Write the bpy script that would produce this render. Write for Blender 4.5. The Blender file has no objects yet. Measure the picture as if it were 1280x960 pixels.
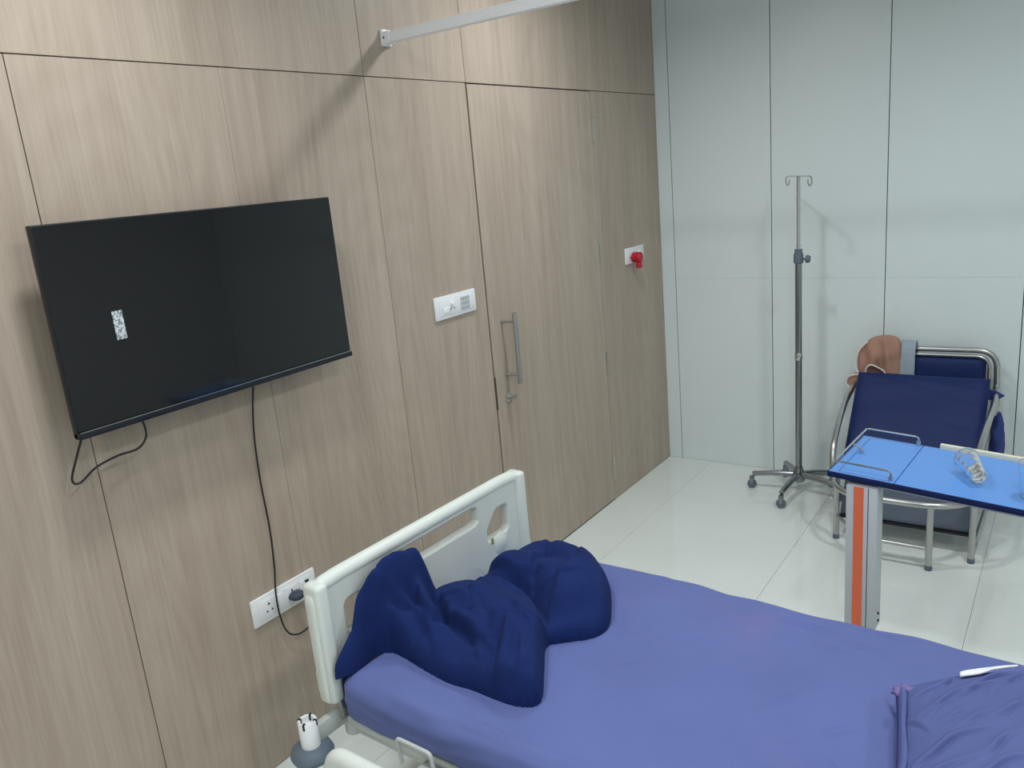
import bpy, bmesh, math, random
import numpy as np
from mathutils import Vector, Matrix, noise
C = bpy.context.scene.collection
PI = math.pi

# ------------------------------------------------------------------ camera
cd = bpy.data.cameras.new('camera'); cam = bpy.data.objects.new('camera', cd); C.objects.link(cam)
cam.location = (1.97927, -4.32585, 1.73848)
cam.rotation_euler = (1.3192725, 0.0890803, 0.6017776)
cd.sensor_width = 36; cd.lens = 1010.26*36/1280; cd.clip_start = .05
bpy.context.scene.camera = cam
# ------------------------------------------------------------------ world, exposure
w = bpy.data.worlds.new('world'); bpy.context.scene.world = w; w.use_nodes = True
w.node_tree.nodes['Background'].inputs[0].default_value = (.8, .88, 1, 1)
w.node_tree.nodes['Background'].inputs[1].default_value = .05
vs = bpy.context.scene.view_settings
vs.view_transform = 'Standard'; vs.look = 'None'; vs.gamma = 1; vs.exposure = 0.0; vs.use_curve_mapping = False
LAMP = 12.0                                       # look of the lamps' diffusers
WATT = 10.2; SPREAD = math.radians(160)           # light of each recessed ceiling lamp
LAMPS = [(.6, -3.3), (.6, -1.55), (2.1, -1.55), (2.1, -3.3), (1.1, -4.75), (2.6, -4.95), (3.5, -3.3)]  # camera-left and far-right lamps are unseen, added to brighten wood wall and ambient
CEIL = 2.7; XR = 4.3; YB = -6.0

# ------------------------------------------------------------------ materials
def srgb(r, g, b):
    f = lambda c: (c/255/12.92) if c/255 <= .04045 else ((c/255+.055)/1.055)**2.4
    return (f(r), f(g), f(b), 1)
def mat(name, col, rough=.5, metal=0, noise_amt=0, noise_scale=8, bump=0, bump_scale=200, spec=.5, coat=0, trans=0, ior=1.45, sheen=0, alpha=1, stretch=None, emis=None):
    m = bpy.data.materials.new(name); m.use_nodes = True; n = m.node_tree.nodes; l = m.node_tree.links
    b = n['Principled BSDF']; I = b.inputs
    I['Base Color'].default_value = col; I['Roughness'].default_value = rough; I['Metallic'].default_value = metal
    I['Specular IOR Level'].default_value = spec; I['IOR'].default_value = ior
    I['Coat Weight'].default_value = coat; I['Transmission Weight'].default_value = trans
    I['Sheen Weight'].default_value = sheen; I['Alpha'].default_value = alpha
    if emis: I['Emission Color'].default_value = emis[0]; I['Emission Strength'].default_value = emis[1]
    g = n.new('ShaderNodeNewGeometry'); mp = n.new('ShaderNodeMapping'); l.new(g.outputs['Position'], mp.inputs[0])
    if stretch: mp.inputs['Scale'].default_value = stretch
    if noise_amt:
        t = n.new('ShaderNodeTexNoise'); t.inputs['Scale'].default_value = noise_scale; t.inputs['Detail'].default_value = 4
        l.new(mp.outputs[0], t.inputs[0])
        r = n.new('ShaderNodeMapRange'); r.inputs[1].default_value = .3; r.inputs[2].default_value = .7
        r.inputs[3].default_value = 1-noise_amt; r.inputs[4].default_value = 1+noise_amt
        l.new(t.outputs[0], r.inputs[0])
        mx = n.new('ShaderNodeVectorMath'); mx.operation = 'SCALE'; mx.inputs[0].default_value = col[:3]
        l.new(r.outputs[0], mx.inputs['Scale']); l.new(mx.outputs[0], I['Base Color'])
    if bump:
        t = n.new('ShaderNodeTexNoise'); t.inputs['Scale'].default_value = bump_scale; t.inputs['Detail'].default_value = 3
        l.new(mp.outputs[0], t.inputs[0])
        bp = n.new('ShaderNodeBump'); bp.inputs['Strength'].default_value = bump; bp.inputs['Distance'].default_value = .002
        l.new(t.outputs[0], bp.inputs['Height']); l.new(bp.outputs[0], I['Normal'])
    return m
def wood_mat(name, shade=1.0, seed=0):
    m = bpy.data.materials.new(name); m.use_nodes = True; n = m.node_tree.nodes; l = m.node_tree.links
    b = n['Principled BSDF']; b.inputs['Roughness'].default_value = .42; b.inputs['Specular IOR Level'].default_value = .35
    g = n.new('ShaderNodeNewGeometry'); oi = n.new('ShaderNodeObjectInfo')
    sc = n.new('ShaderNodeVectorMath'); sc.operation = 'SCALE'; cx = n.new('ShaderNodeCombineXYZ')
    l.new(oi.outputs['Random'], cx.inputs[0]); l.new(oi.outputs['Random'], cx.inputs[1]); l.new(oi.outputs['Random'], cx.inputs[2])
    l.new(cx.outputs[0], sc.inputs[0]); sc.inputs['Scale'].default_value = 37
    ad = n.new('ShaderNodeVectorMath'); l.new(g.outputs['Position'], ad.inputs[0]); l.new(sc.outputs[0], ad.inputs[1])
    def nz(scale, st, det=4, rough=.55):
        mp = n.new('ShaderNodeMapping'); mp.inputs['Scale'].default_value = st; l.new(ad.outputs[0], mp.inputs[0])
        t = n.new('ShaderNodeTexNoise'); t.inputs['Scale'].default_value = scale; t.inputs['Detail'].default_value = det; t.inputs['Roughness'].default_value = rough
        l.new(mp.outputs[0], t.inputs[0]); return t.outputs[0]
    fine = nz(150, (1, 1, .025), 3); mid = nz(28, (1, 1, .05), 4); broad = nz(5, (1, 1, .12), 2)
    # cathedral rings: a distorted broad field, repeated as contour lines
    ring = nz(2.3, (1, 1, .17), 1, .4)
    mu = n.new('ShaderNodeMath'); mu.operation = 'MULTIPLY'; mu.inputs[1].default_value = 190; l.new(ring, mu.inputs[0])
    sn = n.new('ShaderNodeMath'); sn.operation = 'SINE'; l.new(mu.outputs[0], sn.inputs[0])
    def mad(a, k, c):
        q = n.new('ShaderNodeMath'); q.operation = 'MULTIPLY_ADD'; l.new(a, q.inputs[0]); q.inputs[1].default_value = k
        if isinstance(c, float): q.inputs[2].default_value = c
        else: l.new(c, q.inputs[2])
        return q.outputs[0]
    s = mad(fine, .42, 0.0); s = mad(mid, .45, s); s = mad(broad, .35, s); s = mad(sn.outputs[0], .03, s)
    r = n.new('ShaderNodeValToRGB'); l.new(s, r.inputs[0])
    e = r.color_ramp.elements
    f = lambda a, bb, c: tuple([x*shade for x in srgb(a, bb, c)[:3]]+[1])
    e[0].position = .36; e[0].color = f(163, 147, 131); e[1].position = .84; e[1].color = f(190, 176, 160)
    l.new(r.outputs[0], b.inputs['Base Color'])
    bp = n.new('ShaderNodeBump'); bp.inputs['Strength'].default_value = .12; bp.inputs['Distance'].default_value = .001
    l.new(fine, bp.inputs['Height']); l.new(bp.outputs[0], b.inputs['Normal'])
    return m
M = dict(
 wood=wood_mat('wood_laminate'),
 gap=mat('dark_gap', srgb(96, 84, 74), .9),
 greypanel=mat('grey_panel', srgb(226, 237, 237), .3, noise_amt=.02, noise_scale=1.5, spec=.5),
 graygap=mat('grey_gap', srgb(60, 66, 68), .8),
 tile=mat('floor_tile', srgb(226, 233, 228), .07, noise_amt=.02, noise_scale=3, spec=.55),
 grout=mat('grout', srgb(150, 153, 148), .8),
 ceil=mat('ceiling_paint', srgb(240, 241, 240), .9),
 paint=mat('wall_paint', srgb(225, 227, 225), .8),
 diffuser=mat('lamp_diffuser', (1, 1, 1, 1), .5, emis=((.93, .97, 1, 1), LAMP)),
 white=mat('white_plastic', srgb(240, 243, 244), .35, noise_amt=.01),
 bedwhite=mat('moulded_bed_plastic', srgb(222, 229, 222), .38, noise_amt=.015),
 bedgrey=mat('bed_frame_enamel', srgb(190, 196, 192), .4),
 steel=mat('brushed_steel', srgb(190, 190, 188), .28, 1, bump=.05),
 chrome=mat('chrome', srgb(205, 208, 210), .12, 1),
 polesteel=mat('pole_steel', srgb(150, 155, 158), .2, 1),
 screen=mat('screen_glass', srgb(12, 13, 17), .07, spec=.8),
 bezel=mat('tv_plastic', srgb(24, 28, 36), .35),
 black=mat('black_rubber', srgb(28, 28, 32), .5),
 cable=mat('cable_rubber', srgb(38, 34, 36), .5),
 darkplug=mat('plug_rubber', srgb(58, 68, 82), .55),
 red=mat('red_plastic', srgb(190, 30, 50), .4),
 sheet=None,
 fleece=mat('navy_fleece', srgb(30, 46, 96), .95, noise_amt=.10, noise_scale=14, bump=.5, bump_scale=420, spec=.08, sheen=.02),
 navy=mat('navy_vinyl', srgb(20, 39, 90), .55, spec=.3, noise_amt=.04, noise_scale=5, bump=.15, bump_scale=90),
 lowergrey=mat('grey_lower_cloth', srgb(86, 96, 110), .8, bump=.3, bump_scale=300),
 blue=mat('blue_laminate', srgb(92, 146, 216), .35, noise_amt=.01),
 navyedge=mat('navy_edge_band', srgb(22, 36, 84), .4),
 cream=mat('cream_trim', srgb(222, 222, 200), .5),
 alu=mat('aluminium', srgb(205, 212, 216), .4, .0),
 aluD=mat('aluminium_side', srgb(150, 160, 164), .42, .35),
 orange=mat('orange_strip', srgb(246, 122, 84), .5),
 castergrey=mat('grey_caster_cover', srgb(96, 110, 122), .5),
 brown=mat('brown_cloth', srgb(170, 132, 114), .9, noise_amt=.06, noise_scale=20, bump=.3, bump_scale=300),
 brownin=mat('dark_brown_lining', srgb(110, 82, 78), .9),
 piping=mat('white_piping', srgb(225, 220, 212), .7),
 towel=mat('grey_blue_towel', srgb(158, 172, 184), .9, bump=.5, bump_scale=350),
 violet=mat('blue_violet_cloth', srgb(52, 66, 130), .85, noise_amt=.06, noise_scale=18, bump=.3, bump_scale=250),
 clear=mat('clear_plastic', (1, 1, 1, 1), .06, trans=1, ior=1.18, spec=.6),
 rimclear=mat('clear_rim', srgb(235, 240, 245), .15, trans=.6, ior=1.3),
 btn=mat('button_grey', srgb(186, 192, 192), .5),
 railwhite=mat('rail_enamel', srgb(250, 252, 254), .4),
 pillowcloth=mat('pillowcase_cloth', srgb(88, 99, 150), .85, noise_amt=.04, noise_scale=6, spec=.2),
 paper=mat('white_paper', srgb(238, 240, 240), .8),
 green=mat('green_mark', srgb(150, 165, 90), .6),
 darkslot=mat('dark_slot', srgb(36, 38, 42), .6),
 lockplate=mat('lock_plate', srgb(86, 72, 64), .5, .3),
)
def cloth_sheet():
    m = mat('violet_blue_sheet', srgb(96, 109, 164), .82, spec=.25, sheen=.08)
    n = m.node_tree.nodes; l = m.node_tree.links; b = n['Principled BSDF']
    g = n.new('ShaderNodeNewGeometry')
    t = n.new('ShaderNodeTexNoise'); t.inputs['Scale'].default_value = 3.1; t.inputs['Detail'].default_value = 3; l.new(g.outputs['Position'], t.inputs[0])
    r = n.new('ShaderNodeMapRange'); r.inputs[1].default_value = .60; r.inputs[2].default_value = .74; r.inputs[4].default_value = .38; l.new(t.outputs[0], r.inputs[0])
    mx = n.new('ShaderNodeMix'); mx.data_type = 'RGBA'; mx.inputs[6].default_value = srgb(96, 109, 164); mx.inputs[7].default_value = srgb(122, 109, 164)
    l.new(r.outputs[0], mx.inputs[0])
    t2 = n.new('ShaderNodeTexNoise'); t2.inputs['Scale'].default_value = 5; t2.inputs['Detail'].default_value = 5; l.new(g.outputs['Position'], t2.inputs[0])
    r2 = n.new('ShaderNodeMapRange'); r2.inputs[1].default_value = .3; r2.inputs[2].default_value = .7; r2.inputs[3].default_value = .95; r2.inputs[4].default_value = 1.05; l.new(t2.outputs[0], r2.inputs[0])
    sc = n.new('ShaderNodeVectorMath'); sc.operation = 'SCALE'; l.new(mx.outputs[2], sc.inputs[0]); l.new(r2.outputs[0], sc.inputs['Scale'])
    l.new(sc.outputs[0], b.inputs['Base Color'])
    wv = n.new('ShaderNodeTexNoise'); wv.inputs['Scale'].default_value = 600; l.new(g.outputs['Position'], wv.inputs[0])
    bp = n.new('ShaderNodeBump'); bp.inputs['Strength'].default_value = .15; bp.inputs['Distance'].default_value = .001
    l.new(wv.outputs[0], bp.inputs['Height']); l.new(bp.outputs[0], b.inputs['Normal'])
    return m
M['sheet'] = cloth_sheet()
def sticker_mat():
    m = mat('sticker_print', srgb(222, 228, 230), .5); n = m.node_tree.nodes; l = m.node_tree.links; b = n['Principled BSDF']
    g = n.new('ShaderNodeNewGeometry'); mp = n.new('ShaderNodeMapping'); mp.inputs['Scale'].default_value = (1, 1, .75); l.new(g.outputs['Position'], mp.inputs[0])
    t = n.new('ShaderNodeTexNoise'); t.inputs['Scale'].default_value = 330; t.inputs['Detail'].default_value = 1; l.new(mp.outputs[0], t.inputs[0])
    r = n.new('ShaderNodeValToRGB'); r.color_ramp.elements[0].position = .44; r.color_ramp.elements[0].color = srgb(96, 106, 112)
    r.color_ramp.elements[1].position = .52; r.color_ramp.elements[1].color = srgb(214, 222, 226); l.new(t.outputs[0], r.inputs[0]); l.new(r.outputs[0], b.inputs['Base Color'])
    return m
M['sticker'] = sticker_mat()

# ------------------------------------------------------------------ builders
def link_mesh(name, me, m, parent=None, smooth=True, angle=40):
    if m is not None: me.materials.append(M[m] if isinstance(m, str) else m)
    if smooth:
        me.polygons.foreach_set('use_smooth', [True]*len(me.polygons)); me.set_sharp_from_angle(angle=math.radians(angle))
    o = bpy.data.objects.new(name, me); C.objects.link(o)
    if parent: o.parent = parent
    return o
def obj(name, bm, m, parent=None, smooth=True, angle=40):
    bmesh.ops.recalc_face_normals(bm, faces=bm.faces[:])
    me = bpy.data.meshes.new(name); bm.to_mesh(me); bm.free()
    return link_mesh(name, me, m, parent, smooth, angle)
def thing(name, label, cat, loc=(0, 0, 0), rot=(0, 0, 0), group=None):
    o = bpy.data.objects.new(name, None); C.objects.link(o); o.location = loc; o.rotation_euler = rot
    o.empty_display_size = .05; o['label'] = label; o['category'] = cat
    if group: o['group'] = group
    return o
def tag(o, label, cat, group=None):
    o['label'] = label; o['category'] = cat
    if group: o['group'] = group
    return o
def struct(name, bm=None, m=None, smooth=False):
    if bm is None:
        o = bpy.data.objects.new(name, None); C.objects.link(o)
    else: o = obj(name, bm, m, None, smooth)
    o['kind'] = 'structure'; return o
def bx(bm, lo, hi, bev=0, seg=2, mtx=None):
    r = bmesh.ops.create_cube(bm, size=1); vs_ = r['verts']
    for v in vs_:
        v.co = Vector([lo[i] + (v.co[i]+.5)*(hi[i]-lo[i]) for i in range(3)])
    if bev:
        es = list({e for v in vs_ for e in v.link_edges})
        rr = bmesh.ops.bevel(bm, geom=es, offset=bev, segments=seg, affect='EDGES', profile=.5)
        vs_ = list({v for f in rr['faces'] for v in f.verts} | {v for v in vs_ if v.is_valid})
    if mtx is not None:
        bmesh.ops.transform(bm, matrix=mtx, verts=vs_)
    return bm
def box(lo, hi, bev=0, seg=2, mtx=None): return bx(bmesh.new(), lo, hi, bev, seg, mtx)
def smooth_path(pts, n=8, closed=False):
    P = [Vector(p) for p in pts]; out = []; N = len(P)
    rng = range(N if closed else N-1)
    for i in rng:
        g = lambda k: P[k % N] if closed else P[max(0, min(N-1, k))]
        a, b, c, d = g(i-1), g(i), g(i+1), g(i+2)
        for s in range(n):
            t = s/n
            out.append(.5*((2*b)+(-a+c)*t+(2*a-5*b+4*c-d)*t*t+(-a+3*b-3*c+d)*t**3))
    if not closed: out.append(P[-1])
    return out
def fillet(pts, r, n=5):
    """polyline with rounded corners"""
    P = [Vector(p) for p in pts]; out = [P[0]]
    for i in range(1, len(P)-1):
        a, b, c = P[i-1], P[i], P[i+1]; rr = min(r, (a-b).length*.49, (c-b).length*.49)
        p0 = b+(a-b).normalized()*rr; p1 = b+(c-b).normalized()*rr
        for k in range(n+1):
            t = k/n; out.append((1-t)**2*p0+2*t*(1-t)*b+t*t*p1)
    out.append(P[-1]); return out
def tube(bm, path, r, seg=10, closed=False, caps=True):
    P = [Vector(p) for p in path]; N = len(P); rings = []; up = None
    R_ = r if callable(r) else (lambda t: r)
    for i in range(N):
        if closed: t = (P[(i+1) % N]-P[i-1])
        else: t = P[min(N-1, i+1)]-P[max(0, i-1)]
        t.normalize()
        if up is None: up = Vector((0, 0, 1)) if abs(t.z) < .9 else Vector((1, 0, 0))
        x = up-t*up.dot(t)
        if x.length < 1e-5: x = t.orthogonal()
        x.normalize(); up = x; y = t.cross(x); rr = R_(i/max(1, N-1))
        rings.append([bm.verts.new(P[i]+rr*(math.cos(2*PI*k/seg)*x+math.sin(2*PI*k/seg)*y)) for k in range(seg)])
    for i in range(N if closed else N-1):
        a, b = rings[i], rings[(i+1) % N]
        for k in range(seg): bm.faces.new((a[k], a[(k+1) % seg], b[(k+1) % seg], b[k]))
    if not closed and caps: bm.faces.new(rings[0][::-1]); bm.faces.new(rings[-1])
    return bm
def tb(path, r, seg=10, closed=False): return tube(bmesh.new(), path, r, seg, closed)
def lathe(bm, prof, c=(0, 0, 0), seg=24, mtx=None):
    """prof: (radius, height) along z"""
    rings = []; new = []
    for (r, z) in prof:
        if r < 1e-6: v = [bm.verts.new((0, 0, z))]
        else: v = [bm.verts.new((r*math.cos(2*PI*k/seg), r*math.sin(2*PI*k/seg), z)) for k in range(seg)]
        rings.append(v); new += v
    for a, b in zip(rings, rings[1:]):
        for k in range(seg):
            k2 = (k+1) % seg
            if len(a) == 1 and len(b) > 1: bm.faces.new((a[0], b[k2], b[k]))
            elif len(b) == 1 and len(a) > 1: bm.faces.new((a[k], a[k2], b[0]))
            elif len(a) > 1: bm.faces.new((a[k], a[k2], b[k2], b[k]))
    if len(rings[0]) > 1: bm.faces.new(rings[0][::-1])
    if len(rings[-1]) > 1: bm.faces.new(rings[-1])
    T = Matrix.Translation(c) @ (mtx if mtx is not None else Matrix())
    bmesh.ops.transform(bm, matrix=T, verts=new); return bm
def lt(prof, c=(0, 0, 0), seg=24, mtx=None): return lathe(bmesh.new(), prof, c, seg, mtx)
RX = Matrix.Rotation(PI/2, 4, 'Y')     # lathe axis z -> +x
def grid_obj(name, V, nu, nv, m, parent=None, closed_u=False, thick=0):
    """V: list of nu*nv points"""
    F = []
    for i in range(nu if closed_u else nu-1):
        for j in range(nv-1):
            i2 = (i+1) % nu; F.append((i*nv+j, i2*nv+j, i2*nv+j+1, i*nv+j+1))
    me = bpy.data.meshes.new(name); me.from_pydata([tuple(v) for v in V], [], F); me.update()
    o = link_mesh(name, me, m, parent, True, 180)
    if thick:
        s = o.modifiers.new('thickness', 'SOLIDIFY'); s.thickness = thick; s.offset = 0
    return o
def nz(x, y, z=0): return noise.noise(Vector((x, y, z)))
def plate(name, loops, thick, bev, m, parent, mtx, res=6):
    """outline with holes (2D splines, first = outer), extruded and rounded"""
    cu = bpy.data.curves.new(name, 'CURVE'); cu.dimensions = '2D'; cu.fill_mode = 'BOTH'
    cu.extrude = thick/2-bev; cu.bevel_depth = bev; cu.bevel_resolution = 2
    for pts in loops:
        s = cu.splines.new('POLY'); s.points.add(len(pts)-1); s.use_cyclic_u = True
        for p, q in zip(s.points, pts): p.co = (q[0], q[1], 0, 1)
    o = bpy.data.objects.new(name+'_tmp', cu); C.objects.link(o)
    bpy.context.view_layer.update()
    dg = bpy.context.evaluated_depsgraph_get()
    me = bpy.data.meshes.new_from_object(o.evaluated_get(dg)); bpy.data.objects.remove(o); bpy.data.curves.remove(cu)
    me.transform(mtx); me.materials.clear(); me.name = name
    return link_mesh(name, me, m, parent, True, 50)
def rloop(pts, r, n=5):
    """closed 2D polygon with rounded corners (r may be a list)"""
    P = [Vector((p[0], p[1], 0)) for p in pts]; out = []; N = len(P)
    for i in range(N):
        a, b, c = P[i-1], P[i], P[(i+1) % N]; q = r[i] if isinstance(r, (list, tuple)) else r
        rr = min(q, (a-b).length*.49, (c-b).length*.49)
        p0 = b+(a-b).normalized()*rr; p1 = b+(c-b).normalized()*rr
        for k in range(n+1):
            t = k/n; v = (1-t)**2*p0+2*t*(1-t)*b+t*t*p1; out.append((v.x, v.y))
    return out
MYZ = Matrix(((0, 0, 1, 0), (1, 0, 0, 0), (0, 1, 0, 0), (0, 0, 0, 1)))   # 2D (x,y) -> world (y,z), extrude along x

# ------------------------------------------------------------------ setting
DH = 2.1
fl = struct('floor', box((-.1, YB, -.06), (XR, .1, -.008)), 'grout')
xs = [-.0, .265, 1.0, 1.735, 2.47, 3.205, 3.94, XR]; ys = [0, -1.47, -2.94, -4.41, YB]
for i in range(len(xs)-1):
    for j in range(len(ys)-1):
        g = .0006
        obj('floor_tile', box((xs[i]+g, ys[j+1]+g, -.008), (xs[i+1]-g, ys[j]-g, 0), .0006, 1), 'tile', fl, False)
wl = struct('wall_left', box((-.1, YB, 0), (-.014, 0, CEIL)), 'gap')
low = [YB, -5.06, -4.50, -3.94, -3.376, -2.819, -2.253, -1.703]
for a, b in zip(low, low[1:]):
    ga = .0012; gb = .0006 if abs(b+2.819) < .01 else .0012
    if abs(a+2.819) < .01: ga = .0006
    if abs(b+1.703) < .01: gb = .004
    obj('wood_panel', box((-.014, a+ga, 0), (0, b-gb, DH-.0014), .0006, 1), 'wood', wl, False)
obj('wood_panel', box((-.014, -.727+.002, 0), (0, 0, DH-.0014), .0006, 1), 'wood', wl, False)
for a, b in ((YB, -4.50), (-4.50, -3.40), (-3.40, -2.253), (-2.253, -1.703), (-1.703, 0)):
    obj('wood_panel', box((-.014, a+.0015, DH+.0014), (0, b-.0012, CEIL), .0006, 1), 'wood', wl, False)
wb = struct('wall_back', box((-.1, .014, 0), (XR, .1, CEIL)), 'graygap')
gx = [0, .081, .632, 1.191, 1.779, 2.34, 2.90, 3.46, XR]; HZ = 1.089
for i, (a, b) in enumerate(zip(gx, gx[1:])):
    ga = .002 if i else 0
    if i == 0:
        obj('wall_panel', box((a, 0, 0), (b-.002, .014, CEIL), .0008, 1), 'greypanel', wb, False)
    else:
        obj('wall_panel', box((a+ga, 0.0006, HZ+.0002), (b-.002, .014, CEIL), .0006, 1), 'greypanel', wb, False)
        obj('wall_panel', box((a+ga, 0, 0), (b-.002, .014, HZ-.0002), .0006, 1), 'greypanel', wb, False)
struct('wall_right', box((XR, YB, 0), (XR+.1, .1, CEIL)), 'paint')
struct('wall_front', box((-.1, YB-.1, 0), (XR+.1, YB, CEIL)), 'paint')
struct('ceiling', box((-.1, YB-.1, CEIL), (XR+.1, .1, CEIL+.1)), 'ceil')
# door
door = struct('door_1')
obj('door_leaf', box((-.012, -1.703+.005, .004), (.0005, -.727-.002, DH-.004), .001, 1), 'wood', door, False)
ph = obj('pull_handle', tb([(.062, -1.604, .885), (.062, -1.604, 1.19)], .0105, 14), 'steel', door)
for z in (.925, 1.155):
    obj('handle_bracket', tb([(0, -1.618, z), (.062, -1.606, z)], .0075, 10), 'steel', ph)
lk = obj('lock_cylinder', lt([(.021, 0), (.021, .004), (.017, .006), (.011, .007), (.011, .026), (.008, .03), (0, .03)], (0, -1.62, .825), 20, RX), 'steel', door)
obj('thumb_turn', box((.024, -1.632, .821), (.036, -1.594, .834), .003), 'steel', lk)
obj('latch_plate', box((-.006, -1.7055, .79), (.0012, -1.694, .93), .0005, 1), 'lockplate', door)
for z in (1.92, 1.33, .757, .178):
    h = obj('hinge', tb([(.003, -.728, z-.055), (.003, -.728, z+.055)], .0048, 10), 'steel', door)
    for k in (-1, 1):
        obj('hinge_tip', lt([(.0062, -.004), (.0062, .004), (.003, .007), (0, .007)], (.003, -.728, z+k*.057), 10), 'chrome', h)

# ------------------------------------------------------------------ ceiling lamps
places = {(1.1, -4.75): 'left of the camera, added unseen to brighten the wood wall', (2.6, -4.95): 'behind the camera', (.6, -3.3): 'over the television', (.6, -1.55): 'over the wooden door', (2.1, -1.55): 'over the folding attendant bed', (2.1, -3.3): 'over the hospital bed pillow',
          (3.5, -3.3): 'added unseen on the right as ambient fill, level with the hospital bed'}
for (x, y) in LAMPS:
    t = thing('ceiling_light', 'round recessed white ceiling light ' + places[(x, y)], 'ceiling light', (x, y, CEIL), group='recessed ceiling lights')
    obj('frame', lt([(.088, -.0005), (.105, -.0005), (.105, -.006), (.088, -.010), (.085, -.006)], seg=32), 'white', t)
    obj('diffuser', lt([(.0, -.0065), (.085, -.0065), (.085, -.0015), (0, -.0015)], seg=32), 'diffuser', t)
    ld = bpy.data.lights.new('lamp_light', 'AREA'); ld.shape = 'DISK'; ld.size = .17; ld.energy = WATT; ld.spread = SPREAD; ld.color = (.94, .97, 1)
    lo_ = bpy.data.objects.new('lamp_light', ld); C.objects.link(lo_); lo_.parent = t; lo_.location = (0, 0, -.012)

# ------------------------------------------------------------------ curtain track
t = thing('curtain_track', 'straight white curtain rail running out from the wood wall', 'curtain rail', (0, -2.13, 2.225))
obj('rail', box((.012, -.014, -.017), (XR-.012, .014, .017), .0025), 'railwhite', t)
bk = obj('wall_bracket', box((0.0005, -.022, -.026), (.012, .022, .026), .002), 'white', t)
obj('bracket_screw', lt([(.004, 0), (.004, .0012), (0, .002)], (.012, -.0178, 0), 10, RX), 'darkslot', bk)
obj('end_cap', box((.012, -.0165, -.0195), (.034, .0165, .0195), .002), 'white', t)
obj('wall_bracket', box((XR-.012, -.022, -.026), (XR-.0005, .022, .026), .002), 'white', t)

# ------------------------------------------------------------------ television
y0, y1, z0, z1 = -3.451, -2.572, 1.235, 1.728
t = thing('television', 'large black flat television mounted on the wood wall', 'television', (0, -3.01, 1.48))
L = (0, 3.01, -1.48)
def T(bm): bmesh.ops.translate(bm, verts=bm.verts[:], vec=L); return bm
obj('screen', T(box((.0975, y0+.003, z0+.018), (.1005, y1-.003, z1-.003), .0008, 1)), 'screen', t, False)
obj('bezel', T(box((.078, y0, z0+.002), (.098, y1, z1), .003)), 'bezel', t)
obj('chin', T(box((.080, y0, z0), (.1055, y1, z0+.017), .003)), 'bezel', t)
obj('chin_highlight_strip', T(box((.1052, y0+.004, z0+.0160), (.1064, y1-.004, z0+.0176))), 'chrome', t, False)
hs = obj('rear_housing', T(box((.036, y0+.09, z0+.01), (.08, y1-.09, z1-.12), .014)), 'black', t)
obj('wall_mount', T(box((0.0005, -3.13, 1.36), (.037, -2.89, 1.60), .004)), 'black', t)
st = obj('sticker', T(box((.1004, -3.312, 1.4445), (.1012, -3.286, 1.5135))), 'sticker', t, False)
st['label'] = 'white printed barcode sticker on the screen'
rc = Matrix.Translation((0, -3.299, 1.479)) @ Matrix.Rotation(math.radians(0), 4, 'X') @ Matrix.Translation((0, 3.299, -1.479))
cab = obj('signal_cable', T(tb(smooth_path([(.085, -3.435, 1.24), (.06, -3.446, 1.19), (.045, -3.462, 1.135), (.05, -3.448, 1.122), (.05, -3.402, 1.146), (.05, -3.345, 1.156), (.05, -3.294, 1.156), (.05, -3.268, 1.173), (.055, -3.264, 1.2), (.06, -3.275, 1.26)]), .0028, 8)), 'cable', t)
cab = obj('power_cable', T(tb(smooth_path([(.05, -2.905, 1.26), (.03, -2.909, 1.2), (.014, -2.918, 1.08), (.012, -2.924, .932), (.012, -2.921, .775), (.014, -2.930, .647), (.018, -2.944, .57), (.02, -2.945, .488), (.018, -2.927, .422), (.02, -2.893, .395), (.026, -2.852, .40), (.035, -2.828, .433), (.045, -2.835, .475), (.045, -2.846, .50)]), .0028, 8)), 'cable', t)
pg = lt([(.006, -.001), (.0145, .0), (.019, .006), (.019, .02), (.015, .03), (.009, .036), (0, .037)], (.013, -2.874, .527), 18, RX)
bmesh.ops.transform(pg, matrix=Matrix.Translation((0, -2.866, .524)) @ Matrix.Diagonal((1, 1.35, .78, 1)) @ Matrix.Translation((0, 2.866, -.524)), verts=pg.verts[:])
tube(pg, smooth_path([(.035, -2.868, .524), (.044, -2.852, .516), (.045, -2.845, .502)]), .0055, 8)
obj('plug', T(pg), 'darkplug', cab)

# ------------------------------------------------------------------ wall plates
def wall_plate(name, label, cat, yc, zc, w, h):
    t = thing(name, label, cat, (0, yc, zc))
    obj('cover_plate', box((.0003, -w/2, -h/2), (.009, w/2, h/2), .003), 'white', t)
    obj('inner_frame', box((.0085, -w/2+.022, -h/2+.012), (.0105, w/2-.022, h/2-.012), .0015), 'white', t)
    return t
def socket(t, y, z=0, w=.044, h=.056):
    s = obj('socket', box((.010, y-w/2, z-h/2), (.0122, y+w/2, z+h/2), .001), 'white', t)
    for dy, dz, r in ((0, .013, .0038), (-.0095, -.009, .003), (.0095, -.009, .003)):
        obj('pin_hole', lt([(r, 0), (r, .0006), (0, .0006)], (.0121, y+dy, z+dz), 12, RX), 'darkslot', s)
def rocker(t, y, z=0, w=.02, h=.05):
    s = obj('switch', box((.010, y-w/2, z-h/2), (.0135, y+w/2, z+h/2), .0012), 'white', t)
    return s
p = wall_plate('socket_plate', 'long white socket plate low on the wood wall with the television plugged in', 'wall socket', -2.906, .529, .25, .09)
socket(p, -.065); rocker(p, -.024); socket(p, .026)
rocker(p, .068, w=.02)
s = rocker(p, .088, w=.014, h=.04); s.data = s.data.copy(); s.data.materials.clear(); s.data.materials.append(M['darkslot']); s['label'] = 'dark switch window'
p = wall_plate('switch_plate', 'white plate with knob switch and small push buttons, left of the door', 'light switch', -1.912, 1.279, .252, .088)
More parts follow.
